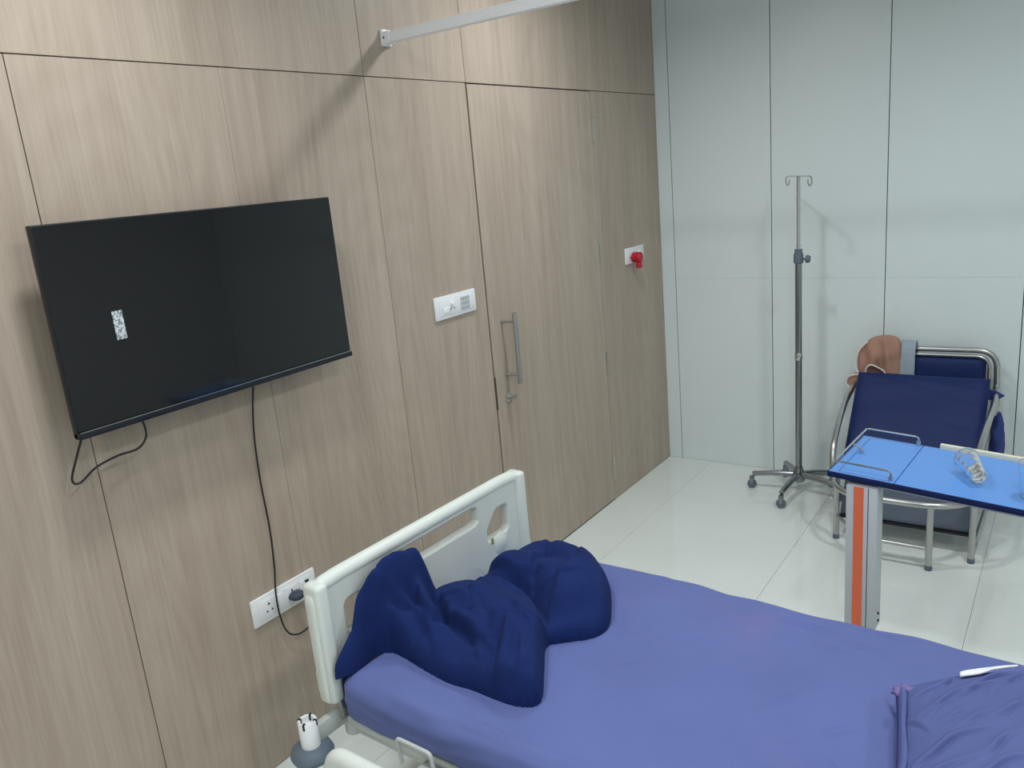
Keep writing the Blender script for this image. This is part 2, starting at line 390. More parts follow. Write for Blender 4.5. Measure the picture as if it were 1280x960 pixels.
rocker(p, -.064, -.012, .036, .022); socket(p, -.027, 0, .03, .052)
rocker(p, -.03, .014, .016, .018)
obj('knob', lt([(.008, 0), (.0075, .006), (.0065, .012), (0, .013)], (.012, -.030, .01), 14, RX), 'white', p)
for i in range(4):
    for j in range(3):
        y = .032+i*.0145; z = -.018+j*.018
        obj('button', box((.0104, y-.0055, z-.007), (.013, y+.0055, z+.007), .001, 1), 'btn', p)
p = wall_plate('emergency_socket_plate', 'small white square wall plate right of the door, holding a red plug', 'wall socket', -.354, 1.274, .218, .084)
rocker(p, .055, 0, .03, .044); socket(p, -.02, 0)
t = thing('red_plug', 'round red plug cap with cord ring in the white plate right of the door', 'plug', (.0125, -.385, 1.262))
obj('body', lt([(.026, .0), (.028, .004), (.028, .04), (.025, .047), (.012, .049), (0, .049)], seg=22, mtx=Matrix.Rotation(PI/2, 4, 'Y')), 'red', t)
obj('side_lug', box((.006, -.048, -.006), (.03, -.024, .012), .004), 'red', t)
obj('cord_neck', lt([(.014, -.056), (.018, -.05), (.014, -.044), (.018, -.038), (.015, -.032), (.015, -.02)], (.032, 0, 0), 18), 'red', t)

# ------------------------------------------------------------------ hospital bed (local X runs from foot to head)
BO = (.44, -2.706, 0); BR = math.radians(-2.2)
bed = thing('hospital_bed', 'hospital bed with white moulded footboard and side rail', 'bed', BO, (0, 0, BR))
W2 = .444
def fbz(y): return .782
outer = rloop([(-W2, .462), (-W2+.05, .448), (-W2+.058, .5), (W2-.058, .5), (W2-.05, .448), (W2, .462), (W2, .76), (W2-.03, .784), (W2-.085, .788), (-W2+.085, .788), (-W2+.03, .784), (-W2, .76)],
              [.012, .012, .02, .02, .012, .012, .03, .03, .06, .06, .03, .03])
hole = rloop([(-.225, .690), (.190, .690), (.210, .70), (.210, .752), (.185, .762), (-.2, .762), (-.225, .752), (-.235, .705)], .02)
hr = rloop([(.236, .610), (.345, .610), (.360, .628), (.360, .700), (.345, .716), (.290, .716), (.236, .655)], .016)
hl = [(-a, b) for a, b in hr][::-1]
fb = plate('footboard', [outer, hole, hr, hl], .034, .009, 'bedwhite', bed, Matrix.Translation((.022, 0, 0)) @ MYZ)
# thicker moulded posts at both ends with grips
for s in (-1, 1):
    y = s*(W2-.018)
    pb = bmesh.new()
    bx(pb, (-.006, y-.02, .455), (.056, y+.02, .792), .012, 3)
    bx(pb, (-.012, y-.018, .47), (.03, y+.018, .545), .010, 3)
    bx(pb, (-.010, y-.018, .63), (.03, y+.018, .70), .010, 3)
    obj('footboard_post', pb, 'bedwhite', fb)
obj('top_rail', tb(fillet([(.022, -W2+.02, .74), (.022, -W2+.03, .776), (.022, -W2+.09, .781), (.022, W2-.09, .781), (.022, W2-.03, .776), (.022, W2-.02, .74)], .04), .0215, 14), 'bedwhite', fb)
o = obj('green_arrow_mark', box((.0393, .256, .60), (.0402, .268, .622)), 'green', fb, False)
o = obj('moulded_bump', lt([(0, -.006), (.035, -.006), (.04, .0), (.03, .007), (0, .009)], (.036, W2-.14, .585), 20, RX), 'bedwhite', fb)
# frame
fr = bmesh.new()
for s in (-1, 1): bx(fr, (.05, s*.37-.02, .34), (2.05, s*.37+.02, .385), .004)
for x in (.06, .7, 1.35, 1.98): bx(fr, (x, -.37, .345), (x+.04, .37, .38), .004)
obj('frame', fr, 'bedgrey', bed)
obj('deck', box((.06, -.42, .385), (2.02, .42, .415), .008), 'bedgrey', bed)
bf = bmesh.new()
for s in (-1, 1): bx(bf, (.18, s*.30-.02, .13), (1.85, s*.30+.02, .17), .004)
for x in (.18, 1.81): bx(bf, (x, -.30, .13), (x+.04, .30, .17), .004)
obj('base_frame', bf, 'bedgrey', bed)
for x in (.45, 1.45):
    for s in (-1, 1): obj('lift_arm', tb([(x, s*.24, .16), (x+.18, s*.24, .36)], .02, 10), 'bedgrey', bed)
for x in (.2, 1.83):
    for s in (-1, 1):
        c = obj('caster', lt([(.02, -.014), (.06, -.014), (.062, 0), (.06, .014), (.02, .014)], (x, s*.30, .0625), 24, Matrix.Rotation(PI/2, 4, 'X')), 'castergrey', bed)
        obj('caster_stem', tb([(x, s*.30+.0, .075), (x, s*.30, .135)], .014, 10), 'steel', c)
        obj('caster_fork', box((x-.02, s*.30-.024, .07), (x+.02, s*.30+.024, .125), .01), 'castergrey', c)
# corner posts, bumper and arms
obj('footboard_socket', tb([(.028, -.372, .33), (.028, -.372, .475)], .0265, 18), 'bedgrey', bed)
obj('footboard_socket', tb([(.028, .372, .33), (.028, .372, .475)], .0265, 18), 'bedgrey', bed)
for s in (-1, 1):
    bu = obj('corner_bumper', lt([(.03, -.012), (.052, -.004), (.056, .008), (.05, .022), (.036, .03), (.0, .031)], (.022, s*.512, .345), 28), 'castergrey', bed)
    bt = bmesh.new(); sg = 20
    bt2 = lathe(bt, [(.025, .36), (.025, .438), (.0225, .441), (.0175, .439), (.017, .42), (0, .42)], (.022, s*.512, .008), sg)
    so = obj('drip_pole_socket', bt, 'white', bed)
    for a in range(4):
        obj('slot', box((.0165, -.0028, .4335), (.0258, .0028, .4498), mtx=Matrix.Translation((.022, s*.512, 0)) @ Matrix.Rotation(a*PI/2+.5, 4, 'Z')), 'darkslot', so, False)
    obj('bumper_arm', box((.012, min(s*.372, s*.50), .372), (.034, max(s*.372, s*.50), .42), .003), 'bedgrey', bed)
obj('inner_post', box((.042, -.425, .40), (.054, -.36, .545), .004), 'steel', bed)
hk = obj('latch_hook', tb(smooth_path([(.048, -.385, .545), (.048, -.40, .556), (.05, -.41, .545)]), .003, 8), 'darkslot', bed)
# side rails (lowered position, rounded tube panel)
def side_rail(s, z1_, yy, x0_, x1_):
    y = s*yy; zb = .33
    path = fillet([(x0_+.0, y, zb+.02), (x0_, y, z1_), (x1_, y, z1_), (x1_, y, zb+.02)], .05, 7)
    r = obj('side_rail', tb(path, .0215, 16), 'bedwhite', bed)
    obj('rail_bar', tb([(x0_, y, zb+.03), (x1_, y, zb+.03)], .016, 12), 'bedwhite', r)
    for k in (1, 2, 3): obj('rail_spindle', tb([(x0_+(x1_-x0_)*k/4, y, zb+.03), (x0_+(x1_-x0_)*k/4, y, z1_)], .011, 10), 'bedwhite', r)
    for x in (x0_+.18, x1_-.18): obj('rail_mount', box((x-.02, min(y, s*.39), zb+.015), (x+.02, max(y, s*.39), zb+.045), .004), 'bedgrey', r)
side_rail(-1, .528, .625, .262, 1.27)
# wire latch loop
wl_ = obj('wire_catch', tb(fillet([(.355, -.505, .455), (.350, -.508, .522), (.455, -.508, .522), (.462, -.505, .42)], .012), .0048, 8), 'bedgrey', bed)
obj('catch_plate', box((.445, -.512, .44), (.56, -.50, .462), .002), 'steel', wl_)
obj('catch_wheel', lt([(.010, 0), (.010, .01), (0, .01)], (.512, -.512, .452), 14, Matrix.Rotation(PI/2, 4, 'X')), 'darkslot', wl_)
obj('catch_lever', box((.452, -.53, .455), (.468, -.505, .485), .003), 'steel', wl_)
obj('catch_bracket', box((.34, -.50, .385), (.56, -.42, .395), .002), 'bedgrey', wl_)
obj('mattress', box((.07, -.425, .417), (1.98, .425, .525), .03, 4), 'navy', bed)
# headboard (outside the picture)
hb = plate('headboard', [rloop([(-W2, .42), (W2, .42), (W2, .95), (-W2, .95)], .08)], .034, .009, 'bedwhite', bed, Matrix.Translation((2.09, 0, 0)) @ MYZ)

# ---- fitted sheet
def sheet():
    X0, X1, Y0, Y1, r = .058, 1.995, -.438, .445, .05
    drop = .062; top = .541; D = r*PI/2+drop
    ix0, ix1, iy0, iy1 = X0+r, X1-r, Y0+r, Y1-r
    def axis(lo, hi, step):
        n_in = int((hi-lo)/step); a = [lo-D+D*k/12 for k in range(12)]+[lo+(hi-lo)*k/n_in for k in range(n_in+1)]+[hi+D*(k+1)/12 for k in range(12)]
        return a
    ax = axis(ix0, ix1, .0048); ay = axis(iy0, iy1, .0048); V = []
    def crease(x, y, x0_, y0_, ang, ln, wd, h):
        c, s = math.cos(ang), math.sin(ang); u = (x-x0_)*c+(y-y0_)*s; v = -(x-x0_)*s+(y-y0_)*c
        v += .004*math.sin(u*25)
        q = (u/ln)**2
        if q > 4: return 0
        return h*math.exp(-q*1.5)*(math.exp(-(v/wd)**2)-.9*math.exp(-((v-1.4*wd)/(wd*.75))**2))
    cr = [(1.02, .34, -.06, .13, .008, .0085), (1.16, .31, -.10, .09, .007, .0075), (1.1, .27, -.05, .05, .006, .005), (.90, .40, 0, .12, .010, .006),
          (1.06, .03, 1.15, .055, .008, .0065), (1.19, -.03, .85, .05, .008, .0070), (1.22, -.14, -.45, .05, .007, .0055), (.60, .40, -.05, .14, .011, .006),
          (.66, .10, -.15, .08, .012, .005), (1.12, -.1, .75, .03, .006, .005), (.84, .2, .3, .15, .025, .004), (1.26, .10, -.9, .05, .009, .006), (1.2, .39, -.03, .12, .008, .008),
          (.72, -.12, .6, .07, .010, .004), (.70, -.02, .9, .05, .009, .0045), (.56, -.40, .05, .2, .016, .004), (1.0, -.36, .1, .16, .014, .004)]
    for x in ax:
        for y in ay:
            cx = min(max(x, ix0), ix1); cy = min(max(y, iy0), iy1); ox, oy = x-cx, y-cy
            l = math.hypot(ox, oy)
            if l > 1e-9:
                mxn = max(abs(ox), abs(oy)); l2 = mxn; ux, uy = ox/l, oy/l
            else: l2 = 0; ux = uy = 0
            if l2 <= r*PI/2: a = l2/r; px, py, z = cx+ux*r*math.sin(a), cy+uy*r*math.sin(a), top-r*(1-math.cos(a)); nzz = math.cos(a); no = math.sin(a)
            else:
                d = l2-r*PI/2; ext = d/drop
                px, py, z = cx+ux*r, cy+uy*r, top-r-d*(1+.18*nz(cx*4, cy*4, 3)); nzz = 0; no = 1
                tuck = max(0, ext-.45)**2*.03; px -= ux*tuck; py -= uy*tuck
            h = .006*nz(px*2.6, py*2.6, 1)+.0035*nz(px*7, py*10, 2)
            if l2 < .02:
                for c in cr: h += crease(px, py, *c)
            if l2 > .02: h += .0035*nz(px*9+py*3, py*9-px*3, z*14)+.002*math.sin(z*150+6*nz(px*3, py*3))
            bow = -.012*math.exp(-((px-.9)/.5)**2)*(1 if l2 < .001 else .5)*0
            V.append((px+ux*no*h, py+uy*no*h, z+nzz*h+bow))
    o = grid_obj('fitted_sheet', V, len(ax), len(ay), 'sheet', None)
    o.location = BO; o.rotation_euler = (0, 0, BR)
    return tag(o, 'violet blue fitted sheet stretched over the hospital bed mattress', 'bed sheet')
sheet()

# ---- pillow
def pillow():
    nu, nv = 230, 230; A, B = .31, .30; V = []
    rnd = random.Random(11)
    cr = [(-.212, .057, .76, .10, .010), (-.205, .207, .72, .06, .009), (-.130, .290, .74, .085, .010), (-.125, .06, .95, .05, .007), (-.165, .235, .70, .09, .008),
          (-.25, .235, .45, .05, .007), (-.16, .135, .66, .04, .006), (-.235, -.03, .80, .09, .008), (-.13, .0, .75, .10, .008), (-.19, .15, .60, .035, .005), (-.27, .13, -.9, .04, .006), (-.10, .17, .7, .06, .006)]
    for q in range(26): cr.append((rnd.uniform(-.22, .26), rnd.uniform(-.26, .30), rnd.uniform(.5, .95), rnd.uniform(.03, .10), rnd.uniform(.003, .008)))
    def add(x): return .17*math.tanh(.55*(x+A)/.17)
    def pt(u, v, top):
        e = 1-abs(u)**3.2; f = 1-abs(v)**3.2; k = max(0, e*f)**.42
        x = u*A*(1-.05*(1-v*v)*abs(u)); y = v*B*(1-.05*(1-u*u)*abs(v))
        if v > 0: y += v*add(x)
        z = (.088*k*(1+.45*(u+1)/2) if top else -.030*k)
        if top:
            q = .0022*math.sin((-x*math.sin(.76)+y*math.cos(.76))*95+4*nz(x*3, y*3, 9))*max(0, nz(x*4, y*4, 12)+.3)
            for (cx, cy, an, ln, dp) in cr:
                dx_, dy_ = x-cx, y-cy
                if abs(dx_)+abs(dy_) > ln*2.6: continue
                t_ = dx_*math.cos(an)+dy_*math.sin(an); s = -dx_*math.sin(an)+dy_*math.cos(an)+2.2*t_*t_*(.5-cx)-.003*math.sin(t_*60)
                g = math.exp(-(t_/ln)**2*1.6)
                q += dp*g*(.75*math.exp(-((s-.008)/.008)**2)-math.exp(-(s/.0042)**2))
            z += q*min(1, k*1.6)+.005*nz(x*6, y*6, 5)
        return x, y, z
    for top in (True, False):
        for i in range(nu):
            for j in range(nv):
                V.append(pt(-1+2*i/(nu-1), -1+2*j/(nv-1), top))
    F = []; n = nu*nv
    for i in range(nu-1):
        for j in range(nv-1):
            a = i*nv+j; F.append((a, a+nv, a+nv+1, a+1)); F.append((n+a, n+a+1, n+a+nv+1, n+a+nv))
    bnd = [i*nv for i in range(nu)]+[(nu-1)*nv+j for j in range(1, nv)]+[i*nv+nv-1 for i in range(nu-2, -1, -1)]+[j for j in range(nv-2, 0, -1)]
    for a, b in zip(bnd, bnd[1:]+bnd[:1]): F.append((a, b, n+b, n+a))
    me = bpy.data.meshes.new('pillowcase'); me.from_pydata(V, [], F); me.update()
    bm = bmesh.new(); bm.from_mesh(me); bmesh.ops.remove_doubles(bm, verts=bm.verts[:], dist=1e-5); bm.to_mesh(me); bm.free()
    t = thing('pillow', 'pillow in a creased blue violet case at the head of the bed', 'pillow', PIL, (0, 0, 0))
    t.rotation_euler = PROT
    o = link_mesh('pillowcase', me, 'pillowcloth', t, True, 180)
    # hem flap along the foot side edge and the faded corner tuft
    hp = []
    for i in range(60):
        v = -1+2*i/59
        for k in range(5):
            s_ = k/4; hp.append((-A*(1-.05*(1-v*v))-.002+.018*s_*(1+.3*nz(v*3, 1)), v*B*.97, .004+.038*s_**.6*(1-v**8)**.4+.012*math.sin(s_*PI)+.003*nz(v*9, s_)))
    hm = grid_obj('hem_flap', hp, 60, 5, 'pillowcloth', t, thick=.003)
    tuft = bmesh.new(); bmesh.ops.create_icosphere(tuft, subdivisions=3, radius=1)
    for v in tuft.verts:
        v.co = Vector((v.co.x*.027+v.co.y*.006, v.co.y*(.020 if v.co.x < 0 else .012), v.co.z*.010))*(1+.5*nz(v.co.x*2, v.co.y*2, v.co.z*2))+Vector((-A+.022, B-.026, .026))
    tf = obj('corner_tuft', tuft, mat('faded_violet_cloth', srgb(122, 106, 160), .9), t, True, 180); tf['label'] = 'faded pinkish corner of the pillowcase'
    # opening that shows the white pillow inside
    wp = []
    for i in range(20):
        for j in range(6):
            s_, q = i/19, j/5
            x = -.190+.105*s_; y = .300+.056*s_+(q-.5)*.040*math.sin(PI*min(1, max(0, s_*.9+.08)))**.7
            z = pt(x/A, y/(B+add(x)), True)[2]+.0035+.003*math.sin(PI*q)
            wp.append((x, y, z))
    ow = grid_obj('inner_pillow', wp, 20, 6, 'paper', t, thick=.004); ow['label'] = 'white inner pillow showing through the gap in the case'
PIL = (2.060, -2.903, .590); PROT = (math.radians(1), math.radians(-3), math.radians(6.5))
pillow()

# ---- navy blanket: a crumpled heap, built as a height field over its own footprint (world metres)
def blanket():
    foot = [(.492, -3.150), (.520, -3.105), (.515, -3.03), (.535, -3.00), (.576, -2.995), (.677, -3.015), (.765, -3.03), (.837, -3.025), (.908, -3.028), (.979, -3.022), (1.012, -2.985),
            (.955, -2.88), (.905, -2.79), (.93, -2.755), (.99, -2.70), (1.005, -2.64), (.975, -2.56), (.91, -2.45), (.82, -2.385), (.71, -2.355), (.655, -2.37), (.61, -2.43),
            (.582, -2.50), (.565, -2.60), (.562, -2.66), (.50, -2.72), (.487, -2.78), (.483, -2.90), (.480, -3.02), (.478, -3.10)]
    foot = [(p.x, p.y) for p in smooth_path([(a, b, 0) for a, b in foot], 4, True)]
    FP = np.array(foot); FQ = np.roll(FP, -1, axis=0)
    st = .0046
    xs_ = np.arange(.44, 1.05, st); ys_ = np.arange(-3.15, -2.32, st); GX, GY = np.meshgrid(xs_, ys_, indexing='ij')
    P = np.stack([GX.ravel(), GY.ravel()], 1)
    d = FQ-FP; L2 = (d**2).sum(1)
    tt = np.clip(((P[:, None, :]-FP[None])*d[None]).sum(2)/L2[None], 0, 1); near = FP[None]+tt[..., None]*d[None]
    dist = np.sqrt(((P[:, None, :]-near)**2).sum(2)); k = dist.argmin(1); sd = dist[np.arange(len(P)), k]; npnt = near[np.arange(len(P)), k]
    cond = ((FP[None, :, 1] > P[:, None, 1]) != (FQ[None, :, 1] > P[:, None, 1])) & (P[:, None, 0] < (FQ[None, :, 0]-FP[None, :, 0])*(P[:, None, 1]-FP[None, :, 1])/(FQ[None, :, 1]-FP[None, :, 1]+1e-12)+FP[None, :, 0])
    inside = cond.sum(1) % 2 == 1
    keep = inside | (sd < st*.75)
    P = np.where((inside & (sd > st*.3))[:, None], P, npnt); sdi = np.where(inside, sd, 0)
    def ridge(pts, wd, h):
        """soft ridge along a polyline of (x, y, height factor)"""
        out = np.zeros(len(P))
        for (a, b) in zip(pts, pts[1:]):
            A_ = np.array(a[:2]); B_ = np.array(b[:2]); dd = B_-A_; tq = np.clip(((P-A_)*dd).sum(1)/(dd**2).sum(), 0, 1)
            q = A_+tq[:, None]*dd; r_ = np.sqrt(((P-q)**2).sum(1)); hh = a[2]+(b[2]-a[2])*tq
            out = np.maximum(out, hh*np.exp(-(r_/wd)**2.4))
        return out*h
    H = np.zeros(len(P))+.022
    def add(v, s=14):
        nonlocal H
        H = np.maximum(H, v)+.25*np.minimum(H, v)*0
    def smax(a, b, k_=.012): return np.where(np.abs(a-b) < k_, np.maximum(a, b)+(k_-np.abs(a-b))**2/(4*k_), np.maximum(a, b))
    R = [ # the part propped against the footboard
         ridge([(.497, -3.03, .86), (.50, -2.98, 1.0), (.502, -2.90, 1.03), (.502, -2.825, .98)], .050, .215),
         ridge([(.495, -3.13, .30), (.50, -3.06, .55), (.50, -3.0, .95)], .035, .2),
         ridge([(.50, -3.02, .9), (.545, -2.985, .62), (.58, -2.965, .38)], .045, .2),
         ridge([(.502, -2.83, .95), (.55, -2.865, .68), (.64, -2.92, .42)], .030, .20),
         ridge([(.50, -2.93, .9), (.57, -2.935, .45)], .045, .2),
         # broad slack run to the near edge
         ridge([(.57, -2.93, .5), (.66, -2.95, .62), (.76, -2.965, .62), (.86, -2.965, .66), (.95, -2.985, .70)], .060, .085),
         ridge([(.58, -2.74, .75), (.68, -2.76, .95), (.78, -2.80, 1.0), (.87, -2.87, 1.0), (.95, -2.96, .8)], .095, .088),
         # the rounded far lump
         ridge([(.66, -2.56, .8), (.69, -2.47, .92), (.73, -2.44, 1.0), (.81, -2.47, 1.06), (.88, -2.54, 1.08), (.92, -2.61, .95)], .085, .106),
         ridge([(.66, -2.59, .85), (.75, -2.55, 1.0), (.82, -2.58, 1.05), (.89, -2.64, .95)], .085, .106)]
    for v in R: H = smax(H, v, .035)
    def lip(pts, h, decay, side=1, w=.007):
        """edge of an overlapping layer: the cloth steps up on one side of the line and eases off again"""
        nonlocal H
        best = np.full(len(P), 9.); sgn = np.zeros(len(P)); fac = np.zeros(len(P)); nseg = len(pts)-1
        for q, (a, b) in enumerate(zip(pts, pts[1:])):
            A_ = np.array(a[:2]); B_ = np.array(b[:2]); dd = B_-A_; tq = np.clip(((P-A_)*dd).sum(1)/(dd**2).sum(), 0, 1)
            c = A_+tq[:, None]*dd; r_ = np.sqrt(((P-c)**2).sum(1)); cr_ = dd[0]*(P-A_)[:, 1]-dd[1]*(P-A_)[:, 0]
            m_ = r_ < best; best = np.where(m_, r_, best); sgn = np.where(m_, np.sign(cr_), sgn); fac = np.where(m_, np.sin(PI*np.clip((q+tq)/nseg, .04, .96))**.5, fac)
        sd_ = best*sgn*side
        up = 1/(1+np.exp(-np.clip(sd_/w*2.2, -30, 30)))
        H = H+1.35*h*fac*(up*np.exp(-np.clip(sd_, 0, 9)/decay)-.35*np.exp(-((sd_+w*1.3)/(w*1.6))**2))
    W_ = lambda pts: [(p.x, p.y) for p in smooth_path([(a, b, 0) for a, b in pts], 5)]
    lip(W_([(.57, -2.66), (.66, -2.655), (.74, -2.665), (.82, -2.71), (.885, -2.77), (.915, -2.81)]), .030, .06, -1)   # middle layer over the far lump
    lip(W_([(.54, -2.78), (.60, -2.83), (.66, -2.875), (.74, -2.90), (.80, -2.925)]), .024, .05, 1)
    lip(W_([(.84, -2.86), (.865, -2.92), (.895, -2.98), (.91, -3.03)]), .022, .06, 1)          # folded flap at the near end
    lip(W_([(.62, -2.90), (.72, -2.935), (.82, -2.965), (.88, -2.97)]), .016, .03, -1)
    lip(W_([(.525, -3.02), (.535, -2.96), (.56, -2.93), (.60, -2.94)]), .018, .03, 1)
    lip(W_([(.505, -2.96), (.53, -2.93), (.54, -2.89), (.53, -2.85)]), .016, .03, 1)
    lip(W_([(.69, -2.42), (.73, -2.50), (.735, -2.58), (.77, -2.64)]), .018, .05, -1)
    lip(W_([(.82, -2.45), (.845, -2.52), (.84, -2.60), (.86, -2.68)]), .014, .05, 1)
    lip(W_([(.54, -2.56), (.60, -2.60), (.70, -2.625), (.76, -2.64)]), .018, .04, 1)
    lip(W_([(.60, -2.76), (.68, -2.80), (.76, -2.86), (.80, -2.90)]), .010, .035, -1)
    lip(W_([(.90, -2.88), (.925, -2.93), (.95, -2.97), (.96, -3.0)]), .014, .03, 1)
    rnd = random.Random(4)
    for q in range(20):                                   # small secondary folds
        a0 = rnd.uniform(.56, .92); b0 = rnd.uniform(-2.98, -2.42); an = rnd.uniform(-1.0, 1.2); ln = rnd.uniform(.05, .11)
        dx_, dy_ = math.cos(an)*ln, math.sin(an)*ln; k_ = rnd.uniform(-.3, .3)
        lip(W_([(a0-dx_, b0-dy_), (a0-k_*dy_, b0+k_*dx_), (a0+dx_, b0+dy_)]), rnd.uniform(.006, .013), rnd.uniform(.02, .04), rnd.choice((-1, 1)), .006)
    nn = np.array([.010*nz(a*5, b*5, 11)+.005*nz((a+b)*11, (a-b)*6, 4)+.0015*nz(a*40, b*30, 7) for a, b in P])
    H = np.maximum(H+nn, .007)
    prof = np.clip(sdi/.022, 0, 1); prof = np.sqrt(1-(1-prof)**2)
    # mattress top and its rounded foot edge carry the blanket
    edge = np.clip((.525-P[:, 0])/.07, 0, 1)
    base = .549-.012*edge**2
    near_edge = np.clip((-3.085-P[:, 1])/.03, 0, 1)
    Z = base+H*prof
    idx = -np.ones(len(P), int); kk = np.where(keep)[0]; idx[kk] = np.arange(len(kk))
    V = [(P[i, 0], P[i, 1], Z[i]) for i in kk]; n = len(V)
    V += [(P[i, 0], P[i, 1], base[i]-.010) for i in kk]
    F = []; ny = len(ys_); edges = {}
    for i in range(len(xs_)-1):
        for j in range(ny-1):
            q = [idx[i*ny+j], idx[(i+1)*ny+j], idx[(i+1)*ny+j+1], idx[i*ny+j+1]]
            if min(q) >= 0:
                q = [int(v) for v in q]
                F.append(tuple(q)); F.append(tuple(v+n for v in q[::-1]))
                for a, b in zip(q, q[1:]+q[:1]): edges[(a, b)] = 1
    for (a, b) in list(edges):
        if (b, a) not in edges: F.append((b, a, a+n, b+n))
    me = bpy.data.meshes.new('blanket'); me.from_pydata(V, [], F); me.update()
    o = link_mesh('blanket', me, 'fleece', None, True, 75)
    m = o.modifiers.new('soft', 'SMOOTH'); m.iterations = 1; m.factor = .5
    return tag(o, 'crumpled navy fleece blanket heaped at the foot of the bed', 'blanket')
blanket()

# ------------------------------------------------------------------ drip stand
iv = thing('drip_stand', 'chrome drip stand on five casters by the grey wall', 'drip stand', (.845, -.265, 0))
hub = obj('hub', lt([(.0, .062), (.03, .062), (.034, .07), (.034, .10), (.026, .118), (.02, .14), (0, .14)], seg=20), 'polesteel', iv)
ends = [(-.232, -.035), (-.02, -.235), (.205, -.05), (.135, .12), (-.12, .18)]
for ex, ey in ends:
    lg = obj('base_leg', tb(smooth_path([(ex*.08, ey*.08, .098), (ex*.5, ey*.5, .094), (ex, ey, .082)], 4), lambda t: .0165-.003*t, 10), 'polesteel', iv)
    wh = obj('caster', lt([(.006, -.011), (.021, -.011), (.024, -.006), (.024, .006), (.021, .011), (.006, .011)], (ex*1.02, ey*1.02, .024), 18, Matrix.Rotation(PI/2, 4, 'X') @ Matrix.Rotation(.5, 4, 'Y')), 'castergrey', iv)
    obj('caster_fork', box((ex*1.02-.011, ey*1.02-.015, .026), (ex*1.02+.011, ey*1.02+.015, .07), .005), 'polesteel', wh)
obj('lower_pole', tb([(0, 0, .12), (0, 0, 1.245)], .0165, 18), 'polesteel', iv)
obj('pole_collar', lt([(.018, .715), (.0195, .718), (.0195, .748), (.018, .751)], seg=18), 'chrome', iv)
cl = obj('clamp', lt([(.017, 1.2), (.023, 1.205), (.023, 1.245), (.0185, 1.255), (.0185, 1.27), (0.009, 1.272)], seg=18), 'castergrey', iv)
obj('clamp_knob', lt([(.006, 0), (.006, .02), (.018, .022), (.020, .03), (.016, .04), (0, .041)], (.014, 0, 1.222), 14, RX), 'castergrey', cl)
obj('upper_pole', tb([(0, 0, 1.24), (0, 0, 1.618)], .0088, 14), 'chrome', iv)
obj('neck_ring', lt([(.0115, 1.285), (.0115, 1.292), (.009, 1.294), (.009, 1.283)], seg=16), 'chrome', iv)
dx, dy = .083, -.11
def hookpath(s):
    pts = [(0, 0, 1.617), (s*dx, s*dy, 1.617)]
    u = Vector((s*dx, s*dy, 0)).normalized(); c = Vector((s*dx, s*dy, 1.617-.022))
    for k in range(1, 13):
        a = PI/2-k/12*PI*1.62
        pts.append(c+u*math.cos(a)*.022+Vector((0, 0, math.sin(a)*.022)))
    return pts
for s in (-1, 1): obj('hook', tb(hookpath(s), .0035, 8), 'chrome', iv)

# ------------------------------------------------------------------ folding attendant bed
ab = thing('folding_attendant_bed', 'folded navy padded attendant bed on a steel tube frame by the grey wall', 'folding bed', (1.41, -.45, 0))
AL = Vector((-1.41, .45, 0))
def S(p_): return [Vector(q)+AL for q in p_]
r0 = .0135
obj('front_loop', tb(S(smooth_path([(1.135, -.50, .31), (1.135, -.68, .297), (1.155, -.80, .29), (1.235, -.89, .29), (1.40, -.905, .29), (1.56, -.895, .29), (1.66, -.83, .29), (1.70, -.70, .297), (1.70, -.5, .31)], 6)), r0, 12), 'steel', ab)
for x, y in ((1.145, -.738), (1.258, -.89), (1.548, -.893), (1.690, -.76)):
    l_ = obj('leg', tb(S([(x, y, .004), (x, y, .30 if y < -.8 else .335)]), r0, 12), 'steel', ab)
    obj('foot_cap', lt([(.0145, 0), (.0145, .02), (.0135, .022)], (x+AL.x, y+AL.y, 0), 14), 'castergrey', l_)
obj('cross_bar', tb(S([(1.258, -.89, .095), (1.548, -.893, .095)]), .009, 10), 'steel', ab)
obj('cross_bar', tb(S([(1.145, -.74, .115), (1.258, -.89, .115)]), .008, 10), 'steel', ab)
obj('back_cross_bar', tb(S([(1.15, -.28, .12), (1.70, -.28, .12)]), .010, 10), 'steel', ab)
for x in (1.15, 1.70):
    obj('rear_leg', tb(S([(x, -.12, .02), (x, -.14, .30), (x, -.11, .60)]), r0, 12), 'steel', ab)
    obj('lower_side_bar', tb(S([(x, -.12, .05), (x-.0, -.74, .09)]), .010, 10), 'steel', ab)
obj('back_frame', tb(S(fillet([(1.12, -.10, .30), (1.12, -.09, .755), (1.695, -.09, .762), (1.705, -.10, .50)], .085, 8)), r0, 12), 'steel', ab)
obj('inner_back_frame', tb(S(fillet([(1.16, -.115, .40), (1.16, -.115, .735), (1.668, -.115, .738), (1.672, -.12, .52)], .06, 8)), .008, 10), 'steel', ab)
for x, s in ((1.098, 1), (1.708, -1)):
    obj('side_tube', tb(S(smooth_path([(x, -.10, .58), (x, -.18, .585), (x+.0*s, -.36, .555), (x+.012*s, -.56, .50), (x+.022*s, -.70, .42), (x+.03*s if s > 0 else 1.69, -.745, .30)], 6)), r0, 12), 'steel', ab)
